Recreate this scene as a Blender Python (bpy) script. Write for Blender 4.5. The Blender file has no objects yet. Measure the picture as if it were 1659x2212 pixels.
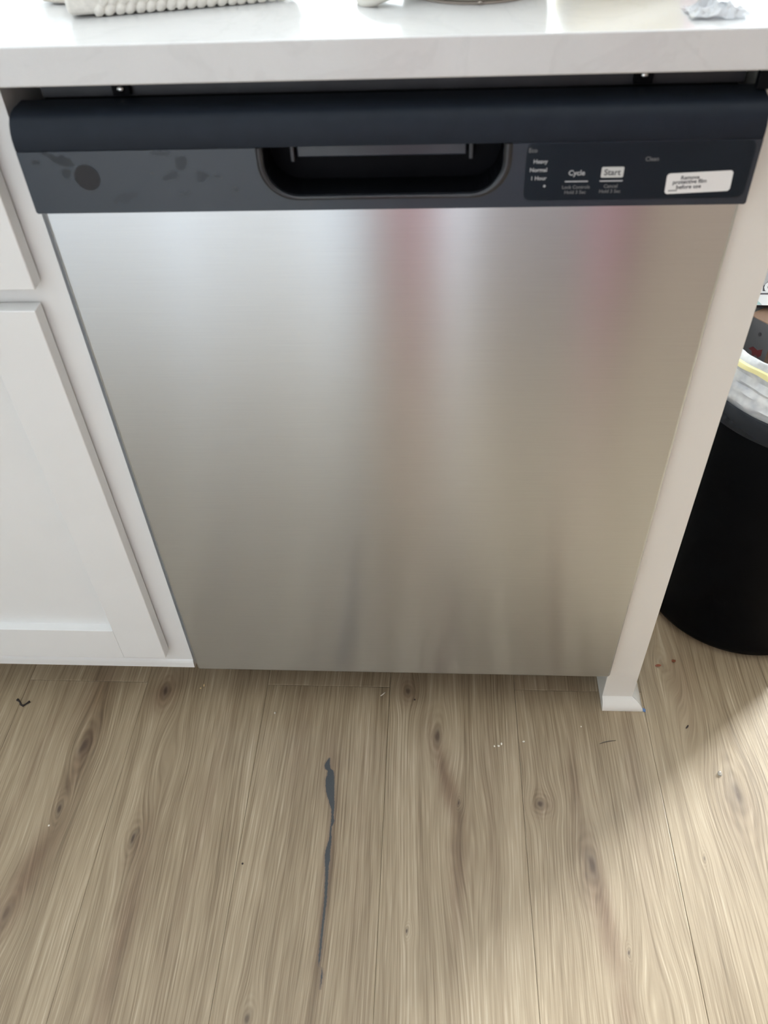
import bpy, bmesh, math, random
from mathutils import Vector, Matrix, noise as mnoise

random.seed(7)
sc = bpy.context.scene
COL = sc.collection
R = math.radians

# ------------------------------------------------------------------ camera
F_PX = 1768.0
cam_d = bpy.data.cameras.new('camera')
cam = bpy.data.objects.new('camera', cam_d)
COL.objects.link(cam)
cam_d.sensor_fit = 'HORIZONTAL'
cam_d.sensor_width = 36.0
cam_d.lens = F_PX / 1659.0 * 36.0
cam_d.clip_start = 0.02
_r = Vector((0.99819971, 0.04807379, -0.03586421))
_u = Vector((-0.00816708, 0.70133517, 0.71278487))
_f = Vector((-0.05941911, 0.71120875, -0.70046519))
_m = Matrix((_r, _u, -_f)).transposed().to_4x4()
_m.translation = Vector((0.0445, -0.6812, 1.0865))
cam.matrix_world = _m
cam_d.dof.use_dof = True
cam_d.dof.focus_distance = 1.14
cam_d.dof.aperture_fstop = 9.0
sc.camera = cam

# ------------------------------------------------------------------ world and daylight
world = bpy.data.worlds.new('world')
sc.world = world
world.use_nodes = True
wb = world.node_tree.nodes['Background']
wb.inputs['Color'].default_value = (0.80, 0.90, 1.0, 1)
wb.inputs['Strength'].default_value = 1.0


def area_light(name, loc, look, sx, sy, power, colour):
    d = bpy.data.lights.new(name, 'AREA')
    d.shape = 'RECTANGLE'
    d.size, d.size_y = sx, sy
    d.energy = power
    d.color = colour
    o = bpy.data.objects.new(name, d)
    COL.objects.link(o)
    o.location = loc
    o.rotation_euler = Vector(look).to_track_quat('-Z', 'Y').to_euler()
    return o


# daylight through the room's glazed openings; the one behind the backdrops is added
area_light('daylight_back_window', (0.5, 3.26, 1.55), (0, -1, 0), 2.2, 1.2, 70, (0.84, 0.94, 1.0))
area_light('daylight_low_window', (2.66, 2.10, 0.74), (-1, 0, 0), 0.7, 1.25, 1700, (0.88, 0.965, 1.05))
area_light('added_backdrop_light', (0.235, -1.58, 1.08), (0, 1, 0), 0.55, 2.0, 16, (0.88, 0.95, 1.0))  # added lamp that backlights the cloths mirrored in the steel
area_light('daylight_patio_door', (-0.66, -1.58, 1.08), (0, 1, 0), 0.80, 2.0, 8.5, (1.0, 0.985, 0.94))

sc.view_settings.view_transform = 'Standard'
sc.view_settings.look = 'None'
sc.view_settings.gamma = 1.0
sc.view_settings.use_curve_mapping = False
sc.view_settings.exposure = -0.60
sc.cycles.use_denoising = True
sc.cycles.max_bounces = 6
sc.cycles.diffuse_bounces = 3
sc.cycles.glossy_bounces = 3
sc.cycles.transparent_max_bounces = 12
sc.cycles.use_light_tree = False
sc.cycles.adaptive_threshold = 0.035
sc.cycles.sample_clamp_indirect = 6.0


# ------------------------------------------------------------------ node helper
class NB:
    """tiny expression builder for shader nodes"""

    def __init__(self, name):
        self.mat = bpy.data.materials.new(name)
        self.mat.use_nodes = True
        self.nt = self.mat.node_tree
        self.bsdf = self.nt.nodes['Principled BSDF']
        self.out = self.nt.nodes['Material Output']

    def node(self, t, **kw):
        n = self.nt.nodes.new(t)
        for k, v in kw.items():
            setattr(n, k, v)
        return n

    def put(self, sock, v):
        if isinstance(v, (int, float)):
            sock.default_value = v
        elif isinstance(v, (tuple, list)):
            v = tuple(v)
            if len(sock.default_value) == 4 and len(v) == 3:
                v = v + (1.0,)
            sock.default_value = v
        else:
            self.nt.links.new(v, sock)

    def m(self, op, a, b=None, c=None, clamp=False):
        n = self.node('ShaderNodeMath', operation=op, use_clamp=clamp)
        self.put(n.inputs[0], a)
        if b is not None:
            self.put(n.inputs[1], b)
        if c is not None:
            self.put(n.inputs[2], c)
        return n.outputs[0]

    def add(self, *a):
        s = a[0]
        for x in a[1:]:
            s = self.m('ADD', s, x)
        return s

    def mul(self, *a):
        s = a[0]
        for x in a[1:]:
            s = self.m('MULTIPLY', s, x)
        return s

    def xyz(self, v):
        n = self.node('ShaderNodeSeparateXYZ')
        self.put(n.inputs[0], v)
        return n.outputs

    def vec(self, x, y, z):
        n = self.node('ShaderNodeCombineXYZ')
        for i, v in enumerate((x, y, z)):
            self.put(n.inputs[i], v)
        return n.outputs[0]

    def pos(self):
        return self.node('ShaderNodeNewGeometry').outputs['Position']

    def obj(self):
        return self.node('ShaderNodeTexCoord').outputs['Object']

    def noise(self, v, scale=1.0, detail=2.0, rough=0.5, dist=0.0, col=False):
        n = self.node('ShaderNodeTexNoise')
        self.put(n.inputs['Vector'], v)
        n.inputs['Scale'].default_value = scale
        n.inputs['Detail'].default_value = detail
        n.inputs['Roughness'].default_value = rough
        n.inputs['Distortion'].default_value = dist
        return n.outputs['Color' if col else 'Fac']

    def ramp(self, f, stops, interp='LINEAR'):
        n = self.node('ShaderNodeValToRGB')
        n.color_ramp.interpolation = interp
        e = n.color_ramp.elements
        while len(e) < len(stops):
            e.new(0.5)
        for i, (p_, c) in enumerate(stops):
            e[i].position = p_
            e[i].color = tuple(c) + (1.0,) if len(c) == 3 else c
        self.put(n.inputs[0], f)
        return n.outputs[0]

    def maprange(self, v, a, b, c=0.0, d=1.0, smooth=False):
        n = self.node('ShaderNodeMapRange')
        n.interpolation_type = 'SMOOTHSTEP' if smooth else 'LINEAR'
        for i, x in enumerate((v, a, b, c, d)):
            self.put(n.inputs[i], x)
        return n.outputs[0]

    def mix(self, f, a, b, blend='MIX'):
        n = self.node('ShaderNodeMix', data_type='RGBA', blend_type=blend)
        self.put(n.inputs[0], f)
        self.put(n.inputs[6], a)
        self.put(n.inputs[7], b)
        return n.outputs[2]

    def bump(self, h, strength=0.2, dist=0.001):
        n = self.node('ShaderNodeBump')
        n.inputs['Strength'].default_value = strength
        n.inputs['Distance'].default_value = dist
        self.put(n.inputs['Height'], h)
        self.put(self.bsdf.inputs['Normal'], n.outputs[0])

    def set(self, **kw):
        for k, v in kw.items():
            self.put(self.bsdf.inputs[k.replace('_', ' ')], v)
        return self


def simple(name, colour, rough=0.5, metal=0.0, vary=0.06, scale=30.0, bump=0.0, bscale=200.0, **kw):
    b = NB(name)
    n = b.noise(b.obj(), scale, 3.0)
    k = b.maprange(n, 0.3, 0.7, 1.0 - vary, 1.0 + vary)
    b.set(Base_Color=b.mix(1.0, colour, b.vec(k, k, k), 'MULTIPLY'), Roughness=rough, Metallic=metal)
    if bump:
        b.bump(b.noise(b.obj(), bscale, 3.0), bump, 0.0006)
    for k_, v in kw.items():
        b.put(b.bsdf.inputs[k_.replace('_', ' ')], v)
    return b.mat


# ------------------------------------------------------------------ materials
# knots: x, y, half width, half length, push, darkness
KNOTS = [(-0.472, -0.080, 0.020, 0.050, 0.92, 0.75), (-0.476, -0.178, 0.011, 0.028, 0.92, 0.85),
         (-0.370, 0.018, 0.016, 0.034, 0.9, 0.95), (-0.361, -0.216, 0.012, 0.030, 0.9, 0.85),
         (-0.340, -0.100, 0.016, 0.050, 0.9, 0.10), (0.054, -0.049, 0.015, 0.042, 0.95, 0.75),
         (0.008, 0.027, 0.014, 0.022, 0.9, 0.70), (0.198, -0.150, 0.014, 0.018, 0.9, 0.8),
         (0.254, -0.232, 0.017, 0.050, 0.95, 0.70), (0.466, -0.125, 0.030, 0.065, 0.96, 0.50),
         (0.0185, -0.321, 0.005, 0.011, 0.9, 0.9), (0.402, -0.218, 0.006, 0.013, 0.9, 0.6),
         (-0.497, -0.318, 0.018, 0.040, 0.9, 0.45), (-0.168, -0.424, 0.011, 0.024, 0.9, 0.65),
         (0.098, -0.215, 0.026, 0.075, 0.9, 0.10), (0.312, -0.395, 0.028, 0.06, 0.9, 0.08),
         (0.405, 0.088, 0.016, 0.040, 0.9, 0.35), (0.42, -0.010, 0.018, 0.085, 0.95, 0.15),
         (0.085, -0.152, 0.004, 0.012, 0.8, 0.8), (0.287, -0.336, 0.004, 0.012, 0.8, 0.8)]
# brown heart streaks: x, y, half width, half length, lean, strength
STREAKS = [(-0.470, -0.100, 0.013, 0.10, 0.10, 0.8), (-0.487, -0.27, 0.020, 0.10, 0.22, 0.95),
           (-0.340, -0.330, 0.013, 0.13, 0.02, 0.8), (-0.350, -0.22, 0.014, 0.05, 0.1, 0.6),
           (0.068, -0.12, 0.012, 0.09, -0.25, 0.95), (0.080, -0.24, 0.010, 0.10, 0.02, 0.7),
           (0.262, -0.29, 0.015, 0.10, -0.12, 0.95), (0.274, -0.40, 0.012, 0.06, -0.1, 0.7),
           (-0.372, 0.015, 0.022, 0.035, 0.2, 0.9), (-0.480, 0.01, 0.026, 0.07, 0.1, 0.65),
           (0.246, -0.12, 0.008, 0.07, 0.05, 0.6), (0.43, 0.05, 0.020, 0.08, 0.1, 0.5),
           (0.47, -0.15, 0.03, 0.06, 0.0, 0.4), (-0.098, -0.10, 0.012, 0.06, -0.05, 0.6),
           (-0.089, -0.27, 0.008, 0.14, 0.0, 0.6), (0.008, 0.03, 0.016, 0.03, 0.0, 0.7), (0.20, -0.15, 0.014, 0.02, 0.0, 0.5),
           (-0.535, -0.10, 0.010, 0.20, 0.05, 0.35), (-0.27, -0.20, 0.012, 0.22, 0.04, 0.35), (0.13, -0.2, 0.008, 0.2, 0.0, 0.3),
           (-0.15, -0.05, 0.014, 0.12, 0.0, 0.35), (-0.05, -0.2, 0.008, 0.2, 0.0, 0.25), (0.33, -0.1, 0.010, 0.18, 0.05, 0.35)]
# graphite coloured filler printed along one crack: (y, left, right)
CRACK = [(-0.089, -0.1032, -0.102), (-0.0983, -0.1085, -0.1011), (-0.1055, -0.1077, -0.0994), (-0.1093, -0.1034, -0.0946),
         (-0.1161, -0.1034, -0.0931), (-0.1214, -0.105, -0.0923), (-0.1336, -0.1038, -0.0912), (-0.1422, -0.1021, -0.0904),
         (-0.1506, -0.0988, -0.0896), (-0.159, -0.0956, -0.0885), (-0.1672, -0.0924, -0.0884), (-0.1755, -0.0916, -0.0885),
         (-0.1836, -0.0913, -0.0866), (-0.1917, -0.0917, -0.0893), (-0.1998, -0.0917, -0.0893), (-0.2077, -0.0917, -0.0881),
         (-0.2156, -0.093, -0.0879), (-0.2234, -0.0949, -0.0887), (-0.2311, -0.0952, -0.0879), (-0.2387, -0.0944, -0.0877),
         (-0.2462, -0.0933, -0.0885), (-0.2611, -0.0919, -0.0876), (-0.2899, -0.0902, -0.0868), (-0.3177, -0.0906, -0.0877),
         (-0.3445, -0.0907, -0.0878), (-0.3574, -0.0903, -0.0882), (-0.3657, -0.0895, -0.0895),
         (-0.3662, -0.0855, -0.0855), (-0.3738, -0.0855, -0.0831), (-0.3826, -0.0853, -0.0839), (-0.39, -0.0848, -0.0848)]


def mat_wood(seed, knots=(), streaks=(), crack=False, fine=True):
    """one oak board; every board in view has its own knots and streaks"""
    b = NB('oak_laminate')
    P = b.xyz(b.pos())
    x, y = P[0], P[1]
    off = seed * 3.7
    if fine:
        wob = b.noise(b.vec(b.mul(x, 5.0), b.mul(y, 1.5), off), 1.0, 1.0)
        psi = b.add(x, b.mul(b.m('SUBTRACT', wob, 0.5), 0.045))
        xw = b.add(x, b.mul(b.m('SUBTRACT', b.noise(b.vec(b.mul(x, 40.0), b.mul(y, 18.0), 0.0), 1.0, 2.0), 0.5), 0.018))
    else:
        psi = xw = x
    dark = ring = st = None
    for kx, ky, rx, ry, push, dk in knots:
        dx = b.m('SUBTRACT', x, kx)
        u = b.mul(dx, 1.0 / rx)
        v = b.mul(b.m('SUBTRACT', y, ky), 1.0 / ry)
        r2 = b.add(b.mul(u, u), b.mul(v, v))
        g = b.m('POWER', 2.718, b.mul(r2, -0.5))
        psi = b.m('SUBTRACT', psi, b.mul(dx, g, push))
        if dk > 0.3:
            uw = b.mul(b.m('SUBTRACT', xw, kx), 1.0 / rx)
            r2w = b.add(b.mul(uw, uw), b.mul(v, v))
            k = b.mul(b.m('POWER', 2.718, b.mul(r2w, -9.0)), dk)
            dark = k if dark is None else b.m('MAXIMUM', dark, k)
            rr = b.mul(b.m('SINE', b.mul(b.m('SQRT', r2w), 17.0)), b.m('POWER', 2.718, b.mul(r2w, -1.3)), dk)
            ring = rr if ring is None else b.add(ring, rr)
    for sx, sy, rx, ry, lean, a in streaks:
        dy = b.m('SUBTRACT', y, sy)
        u = b.mul(b.m('SUBTRACT', b.m('SUBTRACT', xw, sx), b.mul(dy, lean)), 1.0 / rx)
        v = b.mul(dy, 1.0 / ry)
        g = b.mul(b.m('POWER', 2.718, b.mul(b.add(b.mul(u, u), b.mul(v, v)), -1.0)), a)
        st = g if st is None else b.m('MAXIMUM', st, g)
    g1 = b.noise(b.vec(b.mul(psi, 42.0), b.mul(y, 1.3), off), 1.0, 3.0 if fine else 1.0, 0.6)
    val = b.add(0.60, b.mul(b.m('SUBTRACT', g1, 0.5), 0.80))
    if fine:
        g2 = b.noise(b.vec(b.mul(psi, 230.0), b.mul(y, 3.2), off), 1.0, 2.0, 0.6)
        g3 = b.noise(b.vec(b.mul(psi, 700.0), b.mul(y, 16.0), off), 1.0, 1.0, 0.6)
        lines = b.m('SINE', b.add(b.mul(psi, 1350.0), b.mul(g1, 16.0)))
        lines = b.m('POWER', b.m('MULTIPLY_ADD', lines, 0.5, 0.5), 3.0)
        lamp = b.maprange(b.noise(b.vec(b.mul(psi, 18.0), b.mul(y, 2.5), off + 5.0), 1.0, 1.0), 0.44, 0.64, 0.1, 1.0)
        stroke = b.maprange(g3, 0.58, 0.80, 0.0, 1.0)
        val = b.add(val, b.mul(b.m('SUBTRACT', g2, 0.5), 0.68), b.mul(b.m('SUBTRACT', g3, 0.5), 0.60), b.mul(stroke, 0.14),
                    b.mul(b.mul(lines, lamp), -0.17))
    if ring is not None:
        val = b.add(val, b.mul(ring, -0.16))
    tone = ((seed * 0.37) % 1.0 - 0.5) * 0.07
    col = b.ramp(b.add(val, tone), [(0.0, (0.112, 0.078, 0.044)), (0.30, (0.208, 0.152, 0.091)), (0.52, (0.300, 0.229, 0.144)),
                                    (0.74, (0.382, 0.300, 0.196)), (1.0, (0.500, 0.410, 0.290))])
    if st is not None:
        col = b.mix(b.mul(st, 0.95), col, b.mix(1.0, col, (0.50, 0.41, 0.37), 'MULTIPLY'))
    if dark is not None:
        col = b.mix(dark, col, (0.050, 0.032, 0.022))
    if crack:
        y0, y1 = -0.088, -0.391
        t = b.maprange(y, y0, y1)
        cr = b.ramp(t, [((yy - y0) / (y1 - y0), ((l + 0.12) / 0.05, (r_ + 0.12) / 0.05, 0.0)) for yy, l, r_ in CRACK])
        sep = b.node('ShaderNodeSeparateColor')
        b.put(sep.inputs[0], cr)
        jag = b.mul(b.m('SUBTRACT', b.noise(b.vec(b.mul(x, 900.0), b.mul(y, 260.0), 0.0), 1.0, 1.0), 0.5), 0.0022)
        xc = b.mul(b.add(x, jag, 0.12), 20.0)
        inside = b.m('MINIMUM', b.m('SUBTRACT', xc, sep.outputs[0]), b.m('SUBTRACT', sep.outputs[1], xc))
        inr = b.mul(b.m('GREATER_THAN', t, 0.002), b.m('LESS_THAN', t, 0.998))
        halo = b.mul(b.maprange(inside, -0.07, 0.0, 0.0, 0.55, True), inr)
        col = b.mix(halo, col, (0.15, 0.105, 0.075))
        core = b.mul(b.maprange(inside, -0.004, 0.010, 0.0, 1.0), inr)
        col = b.mix(core, col, (0.048, 0.053, 0.055))
    b.set(Base_Color=col, Roughness=b.maprange(g2, 0.3, 0.7, 0.46, 0.36) if fine else 0.41, Specular_IOR_Level=0.42)
    if fine:
        b.bump(b.noise(b.vec(b.mul(x, 520.0), b.mul(y, 14.0), off), 1.0, 1.0), 0.20, 0.0006)
    return b.mat


def mat_steel():
    b = NB('brushed_stainless_steel')
    P = b.xyz(b.obj())
    fine = b.noise(b.vec(b.mul(P[0], 16.0), b.mul(P[1], 16.0), b.mul(P[2], 2600.0)), 1.0, 2.0, 0.6)
    mid = b.noise(b.vec(b.mul(P[0], 5.0), b.mul(P[1], 5.0), b.mul(P[2], 420.0)), 1.0, 2.0, 0.5)
    k = b.add(b.maprange(fine, 0.25, 0.75, 0.965, 1.035), b.mul(b.m('SUBTRACT', mid, 0.5), 0.02))
    col = b.mix(1.0, (0.60, 0.635, 0.68), b.vec(k, k, k), 'MULTIPLY')
    lobes = []
    for rough, an in ((0.235, 0.57), (0.31, 0.64)):
        g = b.node('ShaderNodeBsdfAnisotropic', distribution='BECKMANN')
        b.put(g.inputs['Color'], col)
        g.inputs['Roughness'].default_value = rough
        g.inputs['Anisotropy'].default_value = an
        b.put(g.inputs['Tangent'], b.vec(1.0, 0.0, 0.0))
        lobes.append(g)
    mx = b.node('ShaderNodeMixShader')
    mx.inputs[0].default_value = 0.5
    b.nt.links.new(lobes[0].outputs[0], mx.inputs[1])
    b.nt.links.new(lobes[1].outputs[0], mx.inputs[2])
    b.nt.links.new(mx.outputs[0], b.out.inputs[0])
    return b.mat


def mat_film():
    """black glossy fascia under a shipping film; trapped air leaves darker patches"""
    b = NB('black_fascia_with_film')
    P = b.xyz(b.obj())
    x, z = P[0], P[2]
    nz = b.noise(b.vec(b.mul(x, 110.0), 0.0, b.mul(z, 110.0)), 1.0, 2.0, col=True)
    w = b.xyz(nz)
    xw = b.add(x, b.mul(b.m('SUBTRACT', w[0], 0.5), 0.010))
    zw = b.add(z, b.mul(b.m('SUBTRACT', w[1], 0.5), 0.010))
    m = None
    for cx, cz, rx, rz, lean, a in [(-0.264, 0.8325, 0.0125, 0.0040, -0.35, 1.0), (-0.2839, 0.8302, 0.0040, 0.0022, 0.0, 0.8),
                                    (-0.2608, 0.8206, 0.0036, 0.0050, 0.2, 0.9), (-0.1625, 0.828, 0.0045, 0.0065, 0.0, 0.75),
                                    (-0.174, 0.8172, 0.0080, 0.0035, 0.3, 0.6), (-0.1479, 0.8165, 0.0055, 0.0040, 0.2, 0.65),
                                    (-0.1888, 0.8194, 0.0018, 0.0014, 0.0, 0.8), (-0.135, 0.8165, 0.004, 0.0018, 0.0, 0.5),
                                    (-0.178, 0.836, 0.010, 0.0025, 0.0, 0.5), (-0.215, 0.800, 0.012, 0.003, 0.2, 0.3),
                                    (-0.165, 0.803, 0.005, 0.0016, 0.3, 0.4), (-0.122, 0.806, 0.003, 0.0014, 0.3, 0.4)]:
        u = b.mul(b.m('SUBTRACT', xw, cx), 1.0 / rx)
        v = b.mul(b.m('SUBTRACT', b.m('SUBTRACT', zw, cz), b.mul(b.m('SUBTRACT', xw, cx), lean)), 1.0 / rz)
        g = b.mul(b.maprange(b.add(b.mul(u, u), b.mul(v, v)), 1.15, 0.75, 0.0, 1.0, True), a)
        m = g if m is None else b.m('MAXIMUM', m, g)
    b.set(Base_Color=b.mix(m, (0.013, 0.022, 0.035), (0.010, 0.0145, 0.021)),
          Roughness=b.maprange(m, 0.0, 1.0, 0.26, 0.30),
          Specular_IOR_Level=b.maprange(m, 0.0, 1.0, 0.60, 0.40))
    return b.mat


def mat_quartz():
    b = NB('white_quartz')
    o = b.obj()
    n = b.noise(o, 7.0, 4.0, 0.6, 1.2)
    vein = b.maprange(b.m('ABSOLUTE', b.m('SUBTRACT', n, 0.5)), 0.0, 0.03, 1.0, 0.0, True)
    cloud = b.noise(o, 14.0, 4.0, 0.6)
    sp = b.noise(o, 300.0, 2.0, 0.5)
    k = b.add(b.maprange(cloud, 0.3, 0.7, 0.975, 1.015), b.mul(vein, -0.035), b.mul(b.m('SUBTRACT', sp, 0.5), 0.03))
    b.set(Base_Color=b.mix(1.0, (0.665, 0.665, 0.655), b.vec(k, k, k), 'MULTIPLY'), Roughness=0.16)
    return b.mat


M = {}
M['steel'] = mat_steel()
M['film'] = mat_film()
M['quartz'] = mat_quartz()
M['cab'] = simple('satin_white_cabinet_paint', (0.83, 0.83, 0.81), 0.42, vary=0.012, scale=12)
M['filler'] = simple('satin_cream_panel_paint', (0.80, 0.78, 0.72), 0.45, vary=0.012, scale=12)
M['wall'] = simple('matt_wall_paint', (0.50, 0.505, 0.50), 0.8, vary=0.015, scale=8)
M['taupe_wall'] = simple('taupe_wall_paint', (0.34, 0.30, 0.26), 0.8, vary=0.015, scale=8)
M['ceil'] = simple('ceiling_paint', (0.72, 0.725, 0.72), 0.9, vary=0.01, scale=6)
M['frame'] = simple('white_window_frame', (0.80, 0.80, 0.79), 0.4, vary=0.01)
M['brown'] = simple('added_brown_wood', (0.090, 0.055, 0.032), 0.7, vary=0.15, scale=9)
M['trim_black'] = simple('satin_black_plastic', (0.012, 0.0165, 0.024), 0.40, vary=0.08, scale=60, Specular_IOR_Level=0.14)
M['gloss_black'] = simple('gloss_black_plastic', (0.018, 0.020, 0.024), 0.12, vary=0.05)
M['deep_black'] = simple('dark_plastic', (0.004, 0.0045, 0.006), 0.5, vary=0.1, Specular_IOR_Level=0.08)
M['grip'] = simple('slate_grip_plastic', (0.040, 0.048, 0.060), 0.2, vary=0.05)
M['flange'] = simple('dark_grey_metal', (0.075, 0.078, 0.085), 0.45, 0.6, vary=0.1)
M['overlay'] = simple('black_touch_film', (0.0105, 0.0155, 0.022), 0.26, vary=0.03, Specular_IOR_Level=0.15)
M['print'] = simple('light_grey_print', (0.40, 0.41, 0.42), 0.6, vary=0.03)
M['print_dim'] = simple('dim_grey_print', (0.13, 0.135, 0.14), 0.6, vary=0.03)
M['button'] = simple('white_button_print', (0.58, 0.59, 0.57), 0.5, vary=0.02)
M['ink'] = simple('dark_grey_ink', (0.085, 0.088, 0.095), 0.6, vary=0.03)
M['sticker'] = simple('white_label_paper', (0.80, 0.80, 0.78), 0.55, vary=0.02)
M['screw'] = simple('zinc_screw', (0.8, 0.82, 0.8), 0.25, 1.0, vary=0.05)
M['emblem'] = simple('round_emblem_dark', (0.017, 0.017, 0.020), 0.33, vary=0.08, scale=400, Specular_IOR_Level=0.28)
M['knit'] = simple('white_cotton_knit', (0.80, 0.77, 0.70), 0.9, vary=0.08, scale=220, bump=0.5, bscale=700)
M['linen'] = simple('cream_cotton', (0.74, 0.68, 0.60), 0.9, vary=0.06, scale=180, bump=0.4, bscale=600)
M['cream'] = simple('cream_glazed_ceramic', (0.76, 0.74, 0.66), 0.22, vary=0.02)
M['taupe'] = simple('taupe_unglazed_foot', (0.40, 0.35, 0.30), 0.7, vary=0.1)
M['yellow'] = simple('yellow_paper', (0.78, 0.58, 0.16), 0.5, vary=0.08)
M['coral'] = simple('coral_pink_cloth', (0.80, 0.34, 0.36), 0.6, vary=0.06)
M['clear'] = simple('frosted_clear_wrap', (0.92, 0.94, 0.96), 0.18, vary=0.02, Transmission_Weight=0.45, IOR=1.3)
M['bin'] = simple('satin_black_bin', (0.0018, 0.0021, 0.0028), 0.5, vary=0.15, scale=40, Specular_IOR_Level=0.05)
M['bin_rim'] = simple('gloss_black_bin_rim', (0.008, 0.010, 0.014), 0.10, vary=0.05, Specular_IOR_Level=0.3)
M['card'] = simple('shaded_brown_cardboard', (0.12, 0.068, 0.040), 0.8, vary=0.12, scale=25)  # the carton's shade is put into this darker brown
M['greyprint'] = simple('shaded_grey_carton_print', (0.070, 0.066, 0.066), 0.6, vary=0.08)  # darkened for the shade the carton stands in
M['black_print'] = simple('black_packet_print', (0.03, 0.025, 0.028), 0.45, vary=0.1)
M['gold_print'] = simple('gold_packet_print', (0.50, 0.34, 0.10), 0.4, vary=0.06)
M['white_print'] = simple('white_packet_print', (0.85, 0.86, 0.86), 0.5, vary=0.03)
M['teal_print'] = simple('teal_packet_print', (0.30, 0.44, 0.42), 0.5, vary=0.05)
M['red_print'] = simple('shaded_red_print', (0.09, 0.010, 0.010), 0.5, vary=0.05)  # red darkened along with the shaded carton
M['drawstring'] = simple('pale_yellow_drawstring', (0.86, 0.80, 0.42), 0.45, vary=0.05)
M['crumb'] = simple('pale_crumb', (0.86, 0.80, 0.68), 0.8, vary=0.1, scale=900)
M['tan_crumb'] = simple('toasted_crumb', (0.62, 0.46, 0.24), 0.8, vary=0.15, scale=900)
M['black_bit'] = simple('charred_bit', (0.020, 0.012, 0.010), 0.7, vary=0.2, scale=900)
M['rust_bit'] = simple('rust_brown_bit', (0.20, 0.050, 0.014), 0.4, vary=0.15, scale=900)
M['grey_mark'] = simple('grey_hair', (0.10, 0.085, 0.07), 0.6, vary=0.1)
M['drop'] = simple('clear_droplet', (0.9, 0.9, 0.88), 0.04, vary=0.02, Transmission_Weight=0.9, IOR=1.33)
M['tape'] = simple('blue_masking_tape', (0.10, 0.18, 0.36), 0.7, vary=0.05)
M['subfloor'] = simple('grey_underlay', (0.10, 0.085, 0.065), 0.9)


def mat_liner():
    b = NB('white_bin_liner_film')
    o = b.obj()
    n = b.noise(o, 40.0, 3.0, 0.5)
    b.set(Base_Color=b.ramp(n, [(0.35, (0.52, 0.55, 0.60)), (0.65, (0.88, 0.90, 0.90))]), Roughness=0.22, Transmission_Weight=0.12)
    return b.mat


M['liner'] = mat_liner()


def mat_backdrop(name, colour):
    b = NB(name)
    n = b.maprange(b.noise(b.obj(), 14.0, 3.0), 0.3, 0.7, 0.94, 1.06)
    col = b.mix(1.0, colour, b.vec(n, n, n), 'MULTIPLY')
    d = b.node('ShaderNodeBsdfDiffuse')
    t = b.node('ShaderNodeBsdfTranslucent')
    b.put(d.inputs[0], col)
    b.put(t.inputs[0], col)
    mx = b.node('ShaderNodeMixShader')
    mx.inputs[0].default_value = 0.45
    b.nt.links.new(d.outputs[0], mx.inputs[1])
    b.nt.links.new(t.outputs[0], mx.inputs[2])
    b.nt.links.new(mx.outputs[0], b.out.inputs[0])
    return b.mat


M['pink'] = mat_backdrop('rose_backdrop_cloth', (0.46, 0.255, 0.275))
M['mauve'] = mat_backdrop('pale_mauve_backdrop_cloth', (0.50, 0.44, 0.44))


def mat_pane():
    b = NB('clear_window_pane')
    t = b.node('ShaderNodeBsdfTransparent')
    g = b.node('ShaderNodeBsdfGlossy')
    g.inputs['Roughness'].default_value = 0.02
    mx = b.node('ShaderNodeMixShader')
    mx.inputs[0].default_value = 0.06
    b.nt.links.new(t.outputs[0], mx.inputs[1])
    b.nt.links.new(g.outputs[0], mx.inputs[2])
    b.nt.links.new(mx.outputs[0], b.out.inputs[0])
    return b.mat


M['pane'] = mat_pane()


# ------------------------------------------------------------------ mesh helpers
def link(name, me, mat, parent=None, label=None, cat=None, group=None, kind=None, smooth=False):
    o = bpy.data.objects.new(name, me)
    COL.objects.link(o)
    if mat is not None and not me.materials:
        me.materials.append(mat)
    if parent is not None:
        o.parent = parent
    if smooth:
        for p in me.polygons:
            p.use_smooth = True
    for k, v in (('label', label), ('category', cat), ('group', group), ('kind', kind)):
        if v:
            o[k] = v
    return o


def empty(name, loc, label, cat, group=None):
    o = bpy.data.objects.new(name, None)
    COL.objects.link(o)
    o.location = loc
    o.empty_display_size = 0.05
    o['label'] = label
    o['category'] = cat
    if group:
        o['group'] = group
    return o


def to_mesh(bm, name, origin=None):
    bmesh.ops.recalc_face_normals(bm, faces=bm.faces)
    if origin is not None:
        bmesh.ops.translate(bm, verts=bm.verts, vec=-Vector(origin))
    me = bpy.data.meshes.new(name)
    bm.to_mesh(me)
    bm.free()
    return me


def bm_box(bm, x0, x1, y0, y1, z0, z1, bev=0.0, seg=2):
    r = bmesh.ops.create_cube(bm, size=1.0)
    vs = r['verts']
    for v in vs:
        v.co.x = x0 if v.co.x < 0 else x1
        v.co.y = y0 if v.co.y < 0 else y1
        v.co.z = z0 if v.co.z < 0 else z1
    if bev:
        es = list({e for v in vs for e in v.link_edges})
        bmesh.ops.bevel(bm, geom=es, offset=bev, segments=seg, profile=0.5, affect='EDGES')


def box(name, x0, x1, y0, y1, z0, z1, mat, parent=None, bev=0.0, seg=2, origin=None, **kw):
    """world coordinate box; parents are Empties without rotation, so their offset is taken off"""
    bm = bmesh.new()
    bm_box(bm, x0, x1, y0, y1, z0, z1, bev, seg)
    me = to_mesh(bm, name)
    return place(name, me, mat, parent, **kw)


def root_loc(o):
    l = Vector((0, 0, 0))
    while o is not None:
        l += o.location
        o = o.parent
    return l


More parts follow.
